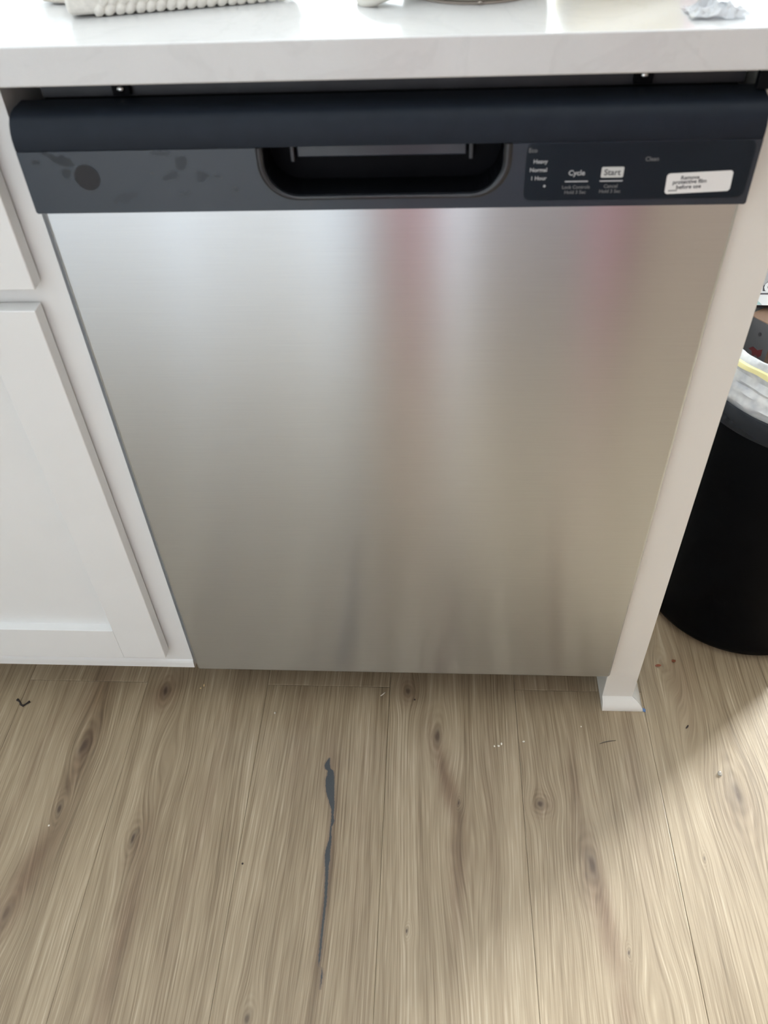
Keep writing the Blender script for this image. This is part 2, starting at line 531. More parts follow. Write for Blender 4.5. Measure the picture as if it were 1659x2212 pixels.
def place(name, me, mat, parent=None, **kw):
    """mesh made in world coordinates; origin at its own box centre, parent offset removed"""
    xs = [v.co.copy() for v in me.vertices]
    c = Vector([(min(v[i] for v in xs) + max(v[i] for v in xs)) / 2 for i in range(3)])
    if kw.pop('keep_origin', False):
        c = Vector((0, 0, 0))
    me.transform(Matrix.Translation(-c))
    o = link(name, me, mat, parent, **kw)
    o.location = c - (root_loc(parent) if parent is not None else Vector((0, 0, 0)))
    return o


def prism_x(name, prof, x0, x1, mat, parent=None, smooth=False, **kw):
    """(y, z) profile extruded along x"""
    bm = bmesh.new()
    a = [bm.verts.new((x0, y, z)) for y, z in prof]
    c = [bm.verts.new((x1, y, z)) for y, z in prof]
    n = len(prof)
    for i in range(n):
        bm.faces.new((a[i], a[(i + 1) % n], c[(i + 1) % n], c[i]))
    bm.faces.new(a)
    bm.faces.new(c)
    me = to_mesh(bm, name)
    o = place(name, me, mat, parent, **kw)
    if smooth:
        for p in me.polygons:
            p.use_smooth = len(p.vertices) == 4
        me.set_sharp_from_angle(angle=R(35))
    return o


def offset_poly(pts, d):
    n = len(pts)
    out = []
    for i in range(n):
        p0, p1, p2 = Vector(pts[i - 1]), Vector(pts[i]), Vector(pts[(i + 1) % n])
        e1 = (p1 - p0).normalized()
        e2 = (p2 - p1).normalized()
        n1 = Vector((-e1.y, e1.x))
        n2 = Vector((-e2.y, e2.x))
        nn = n1 + n2
        nn = nn.normalized() / max(0.3, nn.normalized().dot(n1))
        out.append(tuple(p1 + nn * d))
    return out


def plate(name, pts, y0, y1, mat, parent=None, bev=0.0, smooth=True, **kw):
    """counter-clockwise (x, z) outline facing -y, front at y0, with a rounded front edge"""
    bm = bmesh.new()
    rings = []
    if bev:
        for k in range(4):
            a = math.pi / 2 * k / 3
            rings.append((offset_poly(pts, bev * (1 - math.sin(a))), y0 + bev * (1 - math.cos(a))))
    else:
        rings.append((pts, y0))
    rings.append((pts, y1))
    vr = [[bm.verts.new((x, y, z)) for x, z in ps] for ps, y in rings]
    n = len(pts)
    for a, b_ in zip(vr, vr[1:]):
        for i in range(n):
            bm.faces.new((a[i], a[(i + 1) % n], b_[(i + 1) % n], b_[i]))
    bm.faces.new(vr[0])
    bm.faces.new(vr[-1])
    me = to_mesh(bm, name)
    o = place(name, me, mat, parent, **kw)
    if smooth:
        for p in me.polygons:
            p.use_smooth = True
        me.set_sharp_from_angle(angle=R(40))
    return o


def rrect(x0, x1, z0, z1, r, seg=6):
    pts = []
    for cx, cz, a0 in ((x0 + r, z0 + r, 180), (x1 - r, z0 + r, 270), (x1 - r, z1 - r, 0), (x0 + r, z1 - r, 90)):
        for k in range(seg + 1):
            a = R(a0 + 90 * k / seg)
            pts.append((cx + r * math.cos(a), cz + r * math.sin(a)))
    return pts


def tube(name, path, rad, mat, parent=None, sides=8, closed=False, **kw):
    bm = bmesh.new()
    path = [Vector(p) for p in path]
    n = len(path)
    rings = []
    for i, p in enumerate(path):
        a = path[i - 1] if (i > 0 or closed) else path[i]
        c = path[(i + 1) % n] if (i < n - 1 or closed) else path[i]
        t = (c - a).normalized()
        up = Vector((0, 0, 1)) if abs(t.z) < 0.9 else Vector((0, 1, 0))
        s = t.cross(up).normalized()
        w = s.cross(t)
        r_ = rad[i] if isinstance(rad, (list, tuple)) else rad
        rings.append([bm.verts.new(p + (s * math.cos(2 * math.pi * k / sides) + w * math.sin(2 * math.pi * k / sides)) * r_) for k in range(sides)])
    pairs = list(zip(rings, rings[1:])) + ([(rings[-1], rings[0])] if closed else [])
    for a, c in pairs:
        for k in range(sides):
            bm.faces.new((a[k], a[(k + 1) % sides], c[(k + 1) % sides], c[k]))
    if not closed:
        bm.faces.new(rings[0])
        bm.faces.new(rings[-1])
    return place(name, to_mesh(bm, name), mat, parent, smooth=True, **kw)


def lathe(name, prof, centre, mat, parent=None, seg=64, jitter=None, **kw):
    """(radius, z) profile turned about a vertical axis"""
    bm = bmesh.new()
    rings = []
    for j, (r_, z) in enumerate(prof):
        ring = []
        for k in range(seg):
            a = 2 * math.pi * k / seg
            rr, zz = r_, z
            if jitter:
                rr, zz = jitter(j, a, r_, z)
            ring.append(bm.verts.new((centre[0] + rr * math.cos(a), centre[1] + rr * math.sin(a), zz)))
        rings.append(ring)
    for a, c in zip(rings, rings[1:]):
        for k in range(seg):
            bm.faces.new((a[k], a[(k + 1) % seg], c[(k + 1) % seg], c[k]))
    for ring, (r_, z) in ((rings[0], prof[0]), (rings[-1], prof[-1])):
        if r_ < 0.02:
            bm.faces.new(ring)
    me = to_mesh(bm, name)
    o = place(name, me, mat, parent, **kw)
    for p in me.polygons:
        p.use_smooth = True
    me.set_sharp_from_angle(angle=R(50))
    return o


def words(name, txt, cx, cz, width, y, mat, parent, squash=1.0, rot=0.0, bold=0.022):
    """flat print, centred at (cx, cz) on the plane facing -y"""
    cu = bpy.data.curves.new('lettering', 'FONT')
    cu.body = txt
    cu.size = 1.0
    cu.offset = bold
    cu.resolution_u = 3
    ob = bpy.data.objects.new('lettering', cu)
    COL.objects.link(ob)
    bpy.context.view_layer.update()
    me = bpy.data.meshes.new_from_object(ob.evaluated_get(bpy.context.evaluated_depsgraph_get()))
    bpy.data.objects.remove(ob)
    bpy.data.curves.remove(cu)
    me.materials.clear()
    xs = [v.co.x for v in me.vertices]
    ys = [v.co.y for v in me.vertices]
    s = width / (max(xs) - min(xs))
    mx, my = (max(xs) + min(xs)) / 2, (max(ys) + min(ys)) / 2
    c_, s_ = math.cos(rot), math.sin(rot)
    for v in me.vertices:
        a, b_ = (v.co.x - mx) * s, (v.co.y - my) * s * squash
        v.co = Vector((cx + a * c_ - b_ * s_, y, cz + a * s_ + b_ * c_))
    return place(name, me, mat, parent)


# ------------------------------------------------------------------ floor: planks, each its own board
PW, PL, GAP = 0.192, 1.22, 0.0004
floor = box('floor', -2.62, 2.62, -1.6, 3.22, -0.06, -0.012, M['subfloor'], kind='structure')


def plank_mesh(mat):
    bm = bmesh.new()
    hx, hy, c, h = PW / 2 - GAP / 2, PL / 2 - GAP / 2, 0.0009, 0.010
    lv = [[bm.verts.new((sx * (hx - d), sy * (hy - d), z)) for sx, sy in ((-1, -1), (1, -1), (1, 1), (-1, 1))]
          for d, z in ((0, -h), (0, -0.0004), (c, 0.0))]
    for a, b_ in zip(lv, lv[1:]):
        for i in range(4):
            bm.faces.new((a[i], a[(i + 1) % 4], b_[(i + 1) % 4], b_[i]))
    bm.faces.new(lv[-1])
    bm.faces.new(lv[0])
    me = to_mesh(bm, 'plank')
    me.materials.append(mat)
    return me


far_planks = [plank_mesh(mat_wood(20 + i, fine=False)) for i in range(4)]
n_plank = 0
for k in range(-14, 14):
    cx = -0.0195 + PW * (k - 0.5)
    if abs(cx) > 2.55:
        continue
    base = 0.034 + (0.0 if k % 2 == 0 else PL / 2)
    for j in range(-3, 4):
        cy = base + PL * (j + 0.5)
        if cy < -2.1 or cy > 3.7:
            continue
        n_plank += 1
        if -0.9 < cx < 0.9 and cy - PL / 2 < 0.45 and cy + PL / 2 > -0.75:
            inb = lambda q: abs(q[0] - cx) < PW / 2 and abs(q[1] - cy) < PL / 2 + 0.03
            pm = plank_mesh(mat_wood(n_plank % 17, [q for q in KNOTS if inb(q)], [q for q in STREAKS if inb(q)],
                                     abs(cx + 0.1155) < 0.05 and abs(cy + 0.576) < 0.05))
        else:
            pm = far_planks[(k * 5 + j * 3) % 4]
        o = link('plank', pm, None, floor)
        o.location = Vector((cx, cy, 0.0)) - floor.location

# ------------------------------------------------------------------ room shell
XL, XR, YF, YB, ZC = -2.6, 2.6, -1.5, 3.2, 2.5


def wall(name, boxes, mat=None):
    bm = bmesh.new()
    for b_ in boxes:
        bm_box(bm, *b_)
    return place(name, to_mesh(bm, name), mat or M['wall'], kind='structure')


box('ceiling', XL - 0.1, XR + 0.1, YF - 0.1, YB + 0.1, ZC, ZC + 0.1, M['ceil'], kind='structure')
wall('wall_left', [(XL - 0.1, XL, YF, YB, -0.06, ZC)])
# wall behind the worktop run, with a wide window
WB = (-0.6, 1.6, 0.95, 2.15)
wall('wall_back', [(XL, WB[0], YB, YB + 0.1, -0.06, ZC), (WB[1], XR, YB, YB + 0.1, -0.06, ZC),
                   (WB[0], WB[1], YB, YB + 0.1, -0.06, WB[2]), (WB[0], WB[1], YB, YB + 0.1, WB[3], ZC)])
# right wall with a glazed opening, cut low to keep light off the worktop
WR = (1.70, 2.50, 0.06, 1.42)
wall('wall_right', [(XR, XR + 0.1, YF, WR[0], -0.06, ZC), (XR, XR + 0.1, WR[1], YB, -0.06, ZC),
                    (XR, XR + 0.1, WR[0], WR[1], -0.06, WR[2]), (XR, XR + 0.1, WR[0], WR[1], WR[3], ZC)], M['taupe_wall'])
# wall behind the photographer; the narrow glazed door is added for the steel
WF = (-0.05, 0.52, 0.06, 2.1)
WP = (-1.08, -0.24, 0.06, 2.1)
wall('wall_front', [(XL, WP[0], YF - 0.1, YF, -0.06, ZC), (WP[1], WF[0], YF - 0.1, YF, -0.06, ZC), (WP[0], WP[1], YF - 0.1, YF, -0.06, WP[2]),
                    (WP[0], WP[1], YF - 0.1, YF, WP[3], ZC), (WF[1], XR, YF - 0.1, YF, -0.06, ZC),
                    (WF[0], WF[1], YF - 0.1, YF, -0.06, WF[2]), (WF[0], WF[1], YF - 0.1, YF, WF[3], ZC)])


def glazing(name, axis, a0, a1, z0, z1, p0, n):
    bm = bmesh.new()
    t = 0.05

    def bar(u0, u1, w0, w1):
        if axis == 'x':
            bm_box(bm, u0, u1, p0, p0 + 0.04, w0, w1)
        else:
            bm_box(bm, p0, p0 + 0.04, u0, u1, w0, w1)
    bar(a0, a1, z0, z0 + t)
    bar(a0, a1, z1 - t, z1)
    for i in range(n + 1):
        u = a0 + (a1 - a0 - t) * i / n
        bar(u, u + t, z0 + t, z1 - t)
    fr = place(name, to_mesh(bm, name), M['frame'], kind='structure')
    for i in range(n):
        u0 = a0 + (a1 - a0 - t) * i / n + t
        u1 = a0 + (a1 - a0 - t) * (i + 1) / n
        if axis == 'x':
            box('pane', u0, u1, p0 + 0.018, p0 + 0.022, z0 + t, z1 - t, M['pane'], fr)
        else:
            box('pane', p0 + 0.018, p0 + 0.022, u0, u1, z0 + t, z1 - t, M['pane'], fr)


glazing('window_1', 'x', WB[0], WB[1], WB[2], WB[3], YB + 0.01, 3)
glazing('window_2', 'y', WR[0], WR[1], WR[2], WR[3], XR + 0.01, 1)
glazing('door_3', 'x', WP[0], WP[1], WP[2], WP[3], YF - 0.05, 2)
glazing('added_door', 'x', WF[0], WF[1], WF[2], WF[3], YF - 0.05, 1)  # added opening that lets light onto the hanging cloths


def backdrop(name, x0, x1, y, mat, label, folds, zt=2.2, zb=0.03, cat='backdrop'):  # folded cloths added out of view so the steel mirrors rosy streaks
    bm = bmesh.new()
    n = folds * 8
    top, bot, topb, botb = [], [], [], []
    for i in range(n + 1):
        t = i / n
        w = 0.022 * math.sin(2 * math.pi * folds * t)
        xx = x0 + (x1 - x0) * t
        for lst, z in ((top, zt), (bot, zb)):
            lst.append(bm.verts.new((xx, y + w * (0.7 if z > 1 else 1.0), z)))
    for i in range(n):
        bm.faces.new((top[i], top[i + 1], bot[i + 1], bot[i]))
    return place(name, to_mesh(bm, name), mat, smooth=True, label=label, cat=cat)


backdrop('backdrop', -0.085, 0.075, YF + 0.07, M['pink'], 'rose curtain added unseen for the central mauve streak in the steel', 3)
backdrop('backdrop', 0.120, 0.46, YF + 0.07, M['mauve'], 'pale mauve curtain added unseen for the tone between the two rosy streaks in the steel', 6)
backdrop('hanging_drape', 0.362, 0.445, YF + 0.52, M['pink'], 'rose towel added by the cupboard for the right-hand pink streak in the steel', 2, 1.95, 0.12, 'drape')  # made-up cloth, placed only for its streak in the steel
tube('drape_rail', [(0.335, YF + 0.52, 1.96), (0.459, YF + 0.52, 1.96)], 0.008, M['screw'], label='short rail added on the cupboard side to carry the rose towel', cat='rail')
tube('backdrop_pole', [(-0.15, YF + 0.09, 2.23), (0.62, YF + 0.09, 2.23)], 0.012, M['brown'],
     label='brown pole added to carry the cloths mirrored in the steel', cat='curtain pole')
wr = empty('cupboard', (0.92, YF + 0.16, 0), 'brown wooden cupboard added unseen for the tan right side of the steel', 'cupboard')  # made up to tint the right side of the steel
box('body', 0.46, 1.38, YF + 0.005, YF + 0.53, 0.06, 2.0, M['brown'], wr)
box('plinth', 0.48, 1.36, YF + 0.01, YF + 0.51, 0.0003, 0.06, M['brown'], wr)
for i in range(2):
    d = box('door', 0.463 + 0.46 * i, 0.917 + 0.46 * i, YF + 0.531, YF + 0.55, 0.08, 1.98, M['brown'], wr, bev=0.003)
    box('knob', 0.87 + 0.07 * i, 0.89 + 0.07 * i, YF + 0.55, YF + 0.57, 1.0, 1.02, M['screw'], d, bev=0.004)

# ------------------------------------------------------------------ base cabinets
FY = 0.015          # face frame plane
CB = 0.0725         # underside of the cabinets
CT = 0.8850         # underside of the worktop


def shaker(name, x0, x1, z0, z1, parent, w=0.062):
    d = empty_part(name, ((x0 + x1) / 2, FY, z0), parent)
    yf, yb = -0.004, FY - 0.0022
    b = 0.0010
    box('stile', x0, x0 + w, yf, yb, z0, z1, M['cab'], d, bev=b)
    box('stile', x1 - w, x1, yf, yb, z0, z1, M['cab'], d, bev=b)
    box('rail', x0 + w, x1 - w, yf, yb, z0, z0 + w, M['cab'], d, bev=0.0004)
    box('rail', x0 + w, x1 - w, yf, yb, z1 - w, z1, M['cab'], d, bev=0.0004)
    box('recessed_panel', x0 + w, x1 - w, 0.0085, yb, z0 + w, z1 - w, M['cab'], d)
    return d


def empty_part(name, loc, parent):
    o = bpy.data.objects.new(name, None)
    COL.objects.link(o)
    o.parent = parent
    o.location = Vector(loc) - root_loc(parent)
    o.empty_display_size = 0.03
    return o


def cabinet(x0, x1, label):
    c = empty('base_cabinet', ((x0 + x1) / 2, 0.3, 0.0), label, 'cabinet', 'white base cabinets under the worktop')
    box('carcass', x0 + 0.003, x1 - 0.003, FY + 0.0192, 0.60, CB + 0.012, CT - 0.0005, M['cab'], c)
    bm = bmesh.new()
    s = 0.045
    for q in ((x0, x0 + s, CB + 0.0185, CT - 0.0005), (x1 - s, x1, CB + 0.0185, CT - 0.0005), (x0 + s, x1 - s, CB + 0.0185, 0.155),
              (x0 + s, x1 - s, CT - 0.04, CT - 0.0005), (x0 + s, x1 - s, 0.675, 0.72)):
        bm_box(bm, q[0], q[1], FY, FY + 0.019, q[2], q[3])
    bmesh.ops.remove_doubles(bm, verts=bm.verts, dist=1e-6)
    place('face_frame', to_mesh(bm, 'face_frame'), M['cab'], c)
    prism_x('bottom_moulding', [(FY + 0.019, CB + 0.0188), (FY + 0.0005, CB + 0.0188), (FY - 0.0018, CB + 0.0165), (FY - 0.0028, CB + 0.011),
                                (FY - 0.0028, CB + 0.002), (FY - 0.0010, CB), (FY + 0.019, CB)], x0, x1, M['cab'], c, smooth=True)
    for bx_ in (x0 + 0.05, x1 - 0.05):
        for bz_ in (0.14, 0.66, 0.73, 0.84):
            box('bumper', bx_ - 0.004, bx_ + 0.004, FY - 0.0022, FY, bz_ - 0.004, bz_ + 0.004, M['deep_black'], c)
    box('toe_kick', x0 + 0.003, x1 - 0.003, 0.085, 0.10, 0.0003, CB + 0.012, M['cab'], c)
    shaker('door', x0 + 0.0295, x1 - 0.0295, 0.1195, 0.686, c)
    box('drawer_front', x0 + 0.0235, x1 - 0.0215, -0.004, FY - 0.0022, 0.708, 0.861, M['cab'], c, bev=0.0012)
    return c


cabinet(-0.868, -0.3085, 'white shaker base cabinet next to the dishwasher')
cabinet(-1.429, -0.869, 'white shaker base cabinet furthest from the dishwasher, outside the picture')

# ------------------------------------------------------------------ end panel with shoe moulding
EP = empty('end_panel', (0.3233, 0.3, 0), 'narrow cream painted panel closing the run beside the steel door', 'panel')
EX0, EX1, EY = 0.3008, 0.3455, 0.0151
box('panel_board', EX0, EX1, EY, 0.64, 0.0003, CT - 0.0005, M['filler'], EP, bev=0.0008)
S = 0.0153
prof = [(0.0, 0.0), (1.0, 0.0), (1.0, 0.10), (0.97, 0.28), (0.86, 0.52), (0.66, 0.76), (0.40, 0.93), (0.12, 1.06), (0.0, 1.10)]
bm = bmesh.new()
a = [bm.verts.new((EX0, EY - d * S, 0.0003 + h * S)) for d, h in prof]
c = [bm.verts.new((EX1 + d * S, EY - d * S, 0.0003 + h * S)) for d, h in prof]


def skin(bm, p, q):
    n = len(p)
    for i in range(n):
        bm.faces.new((p[i], p[(i + 1) % n], q[(i + 1) % n], q[i]))
    bm.faces.new(p)
    bm.faces.new(q)


skin(bm, a, c)
o1 = place('shoe_moulding', to_mesh(bm, 'shoe_moulding'), M['filler'], EP)
bm = bmesh.new()
c = [bm.verts.new((EX1 + d * S, EY - d * S + 0.0006, 0.0003 + h * S)) for d, h in prof]
e = [bm.verts.new((EX1 + d * S, 0.64, 0.0003 + h * S)) for d, h in prof]
skin(bm, c, e)
o2 = place('shoe_moulding', to_mesh(bm, 'shoe_moulding'), M['filler'], EP)
for o in (o1, o2):
    for p in o.data.polygons:
        p.use_smooth = len(p.vertices) == 4
    o.data.set_sharp_from_angle(angle=R(35))
bm = bmesh.new()
for q in ((0, 0, 0), (0.0045, -0.0022, 0), (0.0058, 0.0025, 0.0), (0.0020, 0.0052, 0.0)):
    bm.verts.new((EX1 + S - 0.0008 + q[0], EY - S + 0.0008 + q[1], 0.0006))
bm.verts.ensure_lookup_table()
f_ = bm.faces.new(bm.verts)
ex = bmesh.ops.extrude_face_region(bm, geom=[f_])
bmesh.ops.translate(bm, verts=[v for v in ex['geom'] if isinstance(v, bmesh.types.BMVert)], vec=(0, 0, 0.0012))
t_ = place('tape_scrap', to_mesh(bm, 'tape_scrap'), M['tape'], EP)
t_['label'] = 'scrap of blue masking tape'

# ------------------------------------------------------------------ worktop
bm = bmesh.new()
bm_box(bm, -1.45, 0.374, -0.0093, 0.68, 0.8854, 0.9139, 0.0014, 3)
place('countertop', to_mesh(bm, 'countertop'), M['quartz'], keep_origin=True,
      label='white quartz worktop above the dishwasher with faint grey veins', cat='countertop')

# ------------------------------------------------------------------ dishwasher
DW = empty('dishwasher', (0, 0.3, 0), 'stainless steel front-control dishwasher with black control strip', 'dishwasher')
dp = plate('door_panel', rrect(-0.299, 0.299, 0.0871, 0.7915, 0.0048), 0.0, 0.026, M['steel'], DW, bev=0.0032)
for p_ in dp.data.polygons:
    if len(p_.vertices) > 4:
        p_.use_smooth = False
dp['label'] = 'brushed stainless steel door'
box('door_liner', -0.294, 0.294, 0.027, 0.045, 0.095, 0.835, M['deep_black'], DW)
box('tub', -0.292, 0.292, 0.046, 0.60, 0.10, 0.858, M['deep_black'], DW, bev=0.003)
box('toe_panel', -0.290, 0.290, 0.105, 0.115, 0.0005, 0.098, M['deep_black'], DW)
for s in (-1, 1):
    box('levelling_foot', s * 0.27 - 0.015, s * 0.27 + 0.015, 0.13, 0.16, 0.0003, 0.099, M['deep_black'], DW, bev=0.002)
# flange and brackets in the slot under the worktop
box('tub_flange', -0.2835, 0.289, 0.034, 0.044, 0.8640, 0.8735, M['flange'], DW, bev=0.0008)
box('slot_back', -0.292, 0.292, 0.060, 0.066, 0.8585, 0.8848, M['deep_black'], DW)
for x, z in ((-0.2137, 0.8716), (0.2082, 0.8732)):
    b_ = box('mounting_bracket', x - 0.0075, x + 0.0075, 0.0285, 0.0335, 0.8665, 0.8852, M['deep_black'], DW, bev=0.0006)
    sc_ = tube('screw', [(x, 0.0284, z), (x, 0.0262, z + 0.0003)], [0.0036, 0.0022], M['screw'], b_, sides=12)
box('side_gasket', 0.2900, 0.3078, 0.0075, 0.0147, 0.8670, 0.8848, M['deep_black'], DW, bev=0.0008)
# upper trim, one curved profile
trim_prof = [(-0.0146, 0.8388), (-0.0149, 0.8430), (-0.0146, 0.8480), (-0.0132, 0.8535), (-0.0105, 0.8585), (-0.0066, 0.8625),
             (-0.0016, 0.8648), (0.0060, 0.8660), (0.0240, 0.8662), (0.0262, 0.8640), (0.0262, 0.8388)]
prism_x('top_trim', trim_prof, -0.2975, 0.2975, M['trim_black'], DW, smooth=True)


def notch(x0, x1, zt, zb, r, seg=10):
    """open U from the top right down and round to the top left"""
    pts = [(x1, zt)]
    for k in range(seg + 1):
        t = R(0 - 90 * k / seg)
        pts.append((x1 - r + r * math.cos(t), zb + r + r * math.sin(t)))
    for k in range(seg + 1):
        t = R(270 - 90 * k / seg)
        pts.append((x0 + r + r * math.cos(t), zb + r + r * math.sin(t)))
    pts.append((x0, zt))
    return pts


ZT = 0.8384
outer = notch(-0.1000, 0.1050, ZT, 0.7962, 0.030)
inner = notch(-0.0950, 0.0985, ZT, 0.7985, 0.026)
out = [(-0.2962, 0.7868), (0.2962, 0.7868), (0.2975, 0.7881), (0.2975, ZT)] + outer + [(-0.2975, ZT), (-0.2975, 0.7881)]
fa = plate('control_fascia', out, -0.0150, -0.0004, M['film'], DW, smooth=False, keep_origin=True)
fa['label'] = 'glossy black control strip under cloudy shipping film'
# sloping bezel from the fascia face into the pocket, then the pocket shell
bm = bmesh.new()
rows = []
for pts, y in ((outer, -0.0152), (offset_poly(outer, -0.0)[:], -0.0164), (inner, -0.0150), (inner, -0.011)):
    rows.append([bm.verts.new((x, y, z)) for x, z in pts])
for p, q in zip(rows, rows[1:]):
    for i in range(len(p) - 1):
        bm.faces.new((p[i], p[i + 1], q[i + 1], q[i]))
place('pocket_bezel', to_mesh(bm, 'pocket_bezel'), M['gloss_black'], DW, smooth=True)
bm = bmesh.new()
rows = [[bm.verts.new((x, y, z)) for x, z in inner] for y in (-0.011, 0.022)]
for i in range(len(inner) - 1):
    bm.faces.new((rows[0][i], rows[0][i + 1], rows[1][i + 1], rows[1][i]))
bm.faces.new(rows[1])
place('handle_pocket', to_mesh(bm, 'handle_pocket'), M['deep_black'], DW)
gp = box('grip_bar', -0.0715, 0.0700, 0.0135, 0.0205, 0.8195, 0.8350, M['grip'], DW, bev=0.0012)
for x in (-0.0785, 0.0705):
    box('latch_tab', x + 0.0015, x + 0.0050, 0.011, 0.0205, 0.8165, 0.8350, M['flange'], gp, bev=0.001)

# touch area, print and label
FYP = -0.0151
ov = plate('touch_overlay', rrect(0.1165, 0.2935, 0.7925, 0.8378, 0.006), FYP - 0.00025, -0.01495, M['overlay'], DW, smooth=False)
TY = FYP - 0.00045
words('lettering', 'Eco', 0.1215, 0.8330, 0.0066, TY, M['print_dim'], ov)
words('lettering', 'Heavy', 0.1282, 0.8238, 0.0112, TY, M['print'], ov)
words('lettering', 'Normal', 0.1270, 0.8176, 0.0136, TY, M['print'], ov)
words('lettering', '1 Hour', 0.1280, 0.8109, 0.0122, TY, M['print'], ov)
words('lettering', 'Cycle', 0.1578, 0.8142, 0.0130, TY, M['print'], ov)
words('lettering', 'Lock Controls', 0.1585, 0.8033, 0.0222, TY, M['print_dim'], ov)
words('lettering', 'Hold 3 Sec', 0.1583, 0.7991, 0.0172, TY, M['print_dim'], ov)
words('lettering', 'Cancel', 0.1862, 0.8037, 0.0110, TY, M['print_dim'], ov)
words('lettering', 'Hold 3 Sec', 0.1862, 0.7995, 0.0170, TY, M['print_dim'], ov)
words('lettering', 'Clean', 0.2154, 0.8249, 0.0104, TY, M['print_dim'], ov)
plate('indicator_line', rrect(0.1490, 0.1676, 0.8073, 0.8083, 0.0004, 2), TY, FYP - 0.0002, M['print'], ov, smooth=False)
plate('indicator_line', rrect(0.1768, 0.1952, 0.8073, 0.8083, 0.0004, 2), TY, FYP - 0.0002, M['print'], ov, smooth=False)
plate('indicator_dot', rrect(0.1320, 0.1340, 0.8034, 0.8054, 0.00095, 4), TY, FYP - 0.0002, M['print'], ov, smooth=False)
sb = plate('start_button', rrect(0.1772, 0.1948, 0.8106, 0.8190, 0.0010, 4), TY, FYP - 0.0002, M['button'], ov, smooth=False)
words('lettering', 'Start', 0.1860, 0.8149, 0.0132, TY - 0.00015, M['ink'], ov)
em = plate('emblem', [(-0.2441 + 0.0105 * math.cos(R(k * 10)), 0.8172 + 0.0105 * math.sin(R(k * 10))) for k in range(36)],
           FYP - 0.00035, -0.0149, M['emblem'], DW, smooth=False)
em['label'] = 'round dark emblem under the film'
rot = R(2.2)


def rotp(pts, cx, cz, a):
    return [(cx + (x - cx) * math.cos(a) - (z - cz) * math.sin(a), cz + (x - cx) * math.sin(a) + (z - cz) * math.cos(a)) for x, z in pts]


SX, SZ = 0.2556, 0.8056
st_ = plate('film_sticker', rotp(rrect(SX - 0.0257, SX + 0.0257, SZ - 0.0083, SZ + 0.0083, 0.0026), SX, SZ, rot),
            FYP - 0.00050, FYP - 0.00026, M['sticker'], DW, smooth=False)
st_['label'] = 'white sticker reading Remove protective film before use'
SY = FYP - 0.00066
words('lettering', 'Remove', 0.2482, 0.8098, 0.0145, SY, M['ink'], st_, 1.0, rot)
words('lettering', 'protective film', 0.2484, 0.8060, 0.0264, SY, M['ink'], st_, 1.0, rot)
words('lettering', 'before use', 0.2484, 0.8024, 0.0195, SY, M['ink'], st_, 1.0, rot)
for k in range(5):
    x = 0.2330 + 0.0014 * k
    plate('print_mark', rrect(x, x + 0.0010, 0.7985 + 0.00005 * k, 0.7997 + 0.00005 * k, 0.0003, 2), SY, FYP - 0.0005, M['print_dim'], st_, smooth=False)

# ------------------------------------------------------------------ things on the worktop
TZ = 0.9140


def woven(name, ax, ay, bx, by, depth, h, label, mat, rows, pitch=0.0083):
    """thick woven cloth lying on the worktop; front edge from a to b"""
    root = empty(name, (ax, ay, TZ), label, 'cloth')
    A, B = Vector((ax, ay, 0)), Vector((bx, by, 0))
    u = (B - A).normalized()
    L = (B - A).length
    v = Vector((-u.y, u.x, 0))
    bm = bmesh.new()
    bm_box(bm, 0.001, L - 0.001, 0.003, depth, 0.0012, h, min(0.006, h * 0.35), 3)
    bmesh.ops.subdivide_edges(bm, edges=bm.edges, cuts=4, use_grid_fill=True)
    for w in bm.verts:
        n_ = mnoise.noise(w.co * 70.0)
        w.co.z = max(0.0008, w.co.z + n_ * 0.0012)
        p = A + u * w.co.x + v * w.co.y
        w.co = Vector((p.x, p.y, TZ + w.co.z))
    place('cloth_body', to_mesh(bm, name), mat, root, smooth=True)
    if rows:
        bm = bmesh.new()
        n = int((L - 0.026) / pitch)
        for r_ in range(rows):
            for i in range(n + 1):
                s = bmesh.ops.create_icosphere(bm, subdivisions=2, radius=1.0)
                cx = 0.028 + pitch * (i + (0.5 if r_ % 2 else 0.0)) + random.uniform(-0.0006, 0.0006)
                top = r_ >= rows - 3
                cz = 0.0050 + 0.0066 * min(r_, rows - 3) + (0.0035 if top else 0)
                cy = 0.0042 + (0.007 * (r_ - rows + 3) if top else 0.0)
                rx, ry, rz = (0.0050, 0.0034, 0.0052) if not top else (0.0047, 0.0040, 0.0036)
                for w in s['verts']:
                    q = Vector((cx + w.co.x * rx + w.co.z * rz * 0.35, cy + w.co.y * ry, cz + w.co.z * rz))
                    p = A + u * q.x + v * q.y
                    w.co = Vector((p.x, p.y, TZ + max(0.0003, q.z)))
        o = place('woven_stitches', to_mesh(bm, name), M['knit'], root, smooth=True, kind='stuff')
    return root


woven('woven_mat', -0.2560, 0.0600, -0.0760, 0.1010, 0.13, 0.027, 'thick white woven mat with scalloped edge at the worktop front', M['knit'], 6)
woven('folded_cloth', -0.2990, 0.1130, -0.2480, 0.1010, 0.055, 0.011, 'small cream folded cloth peeking out behind the woven mat', M['linen'], 0)

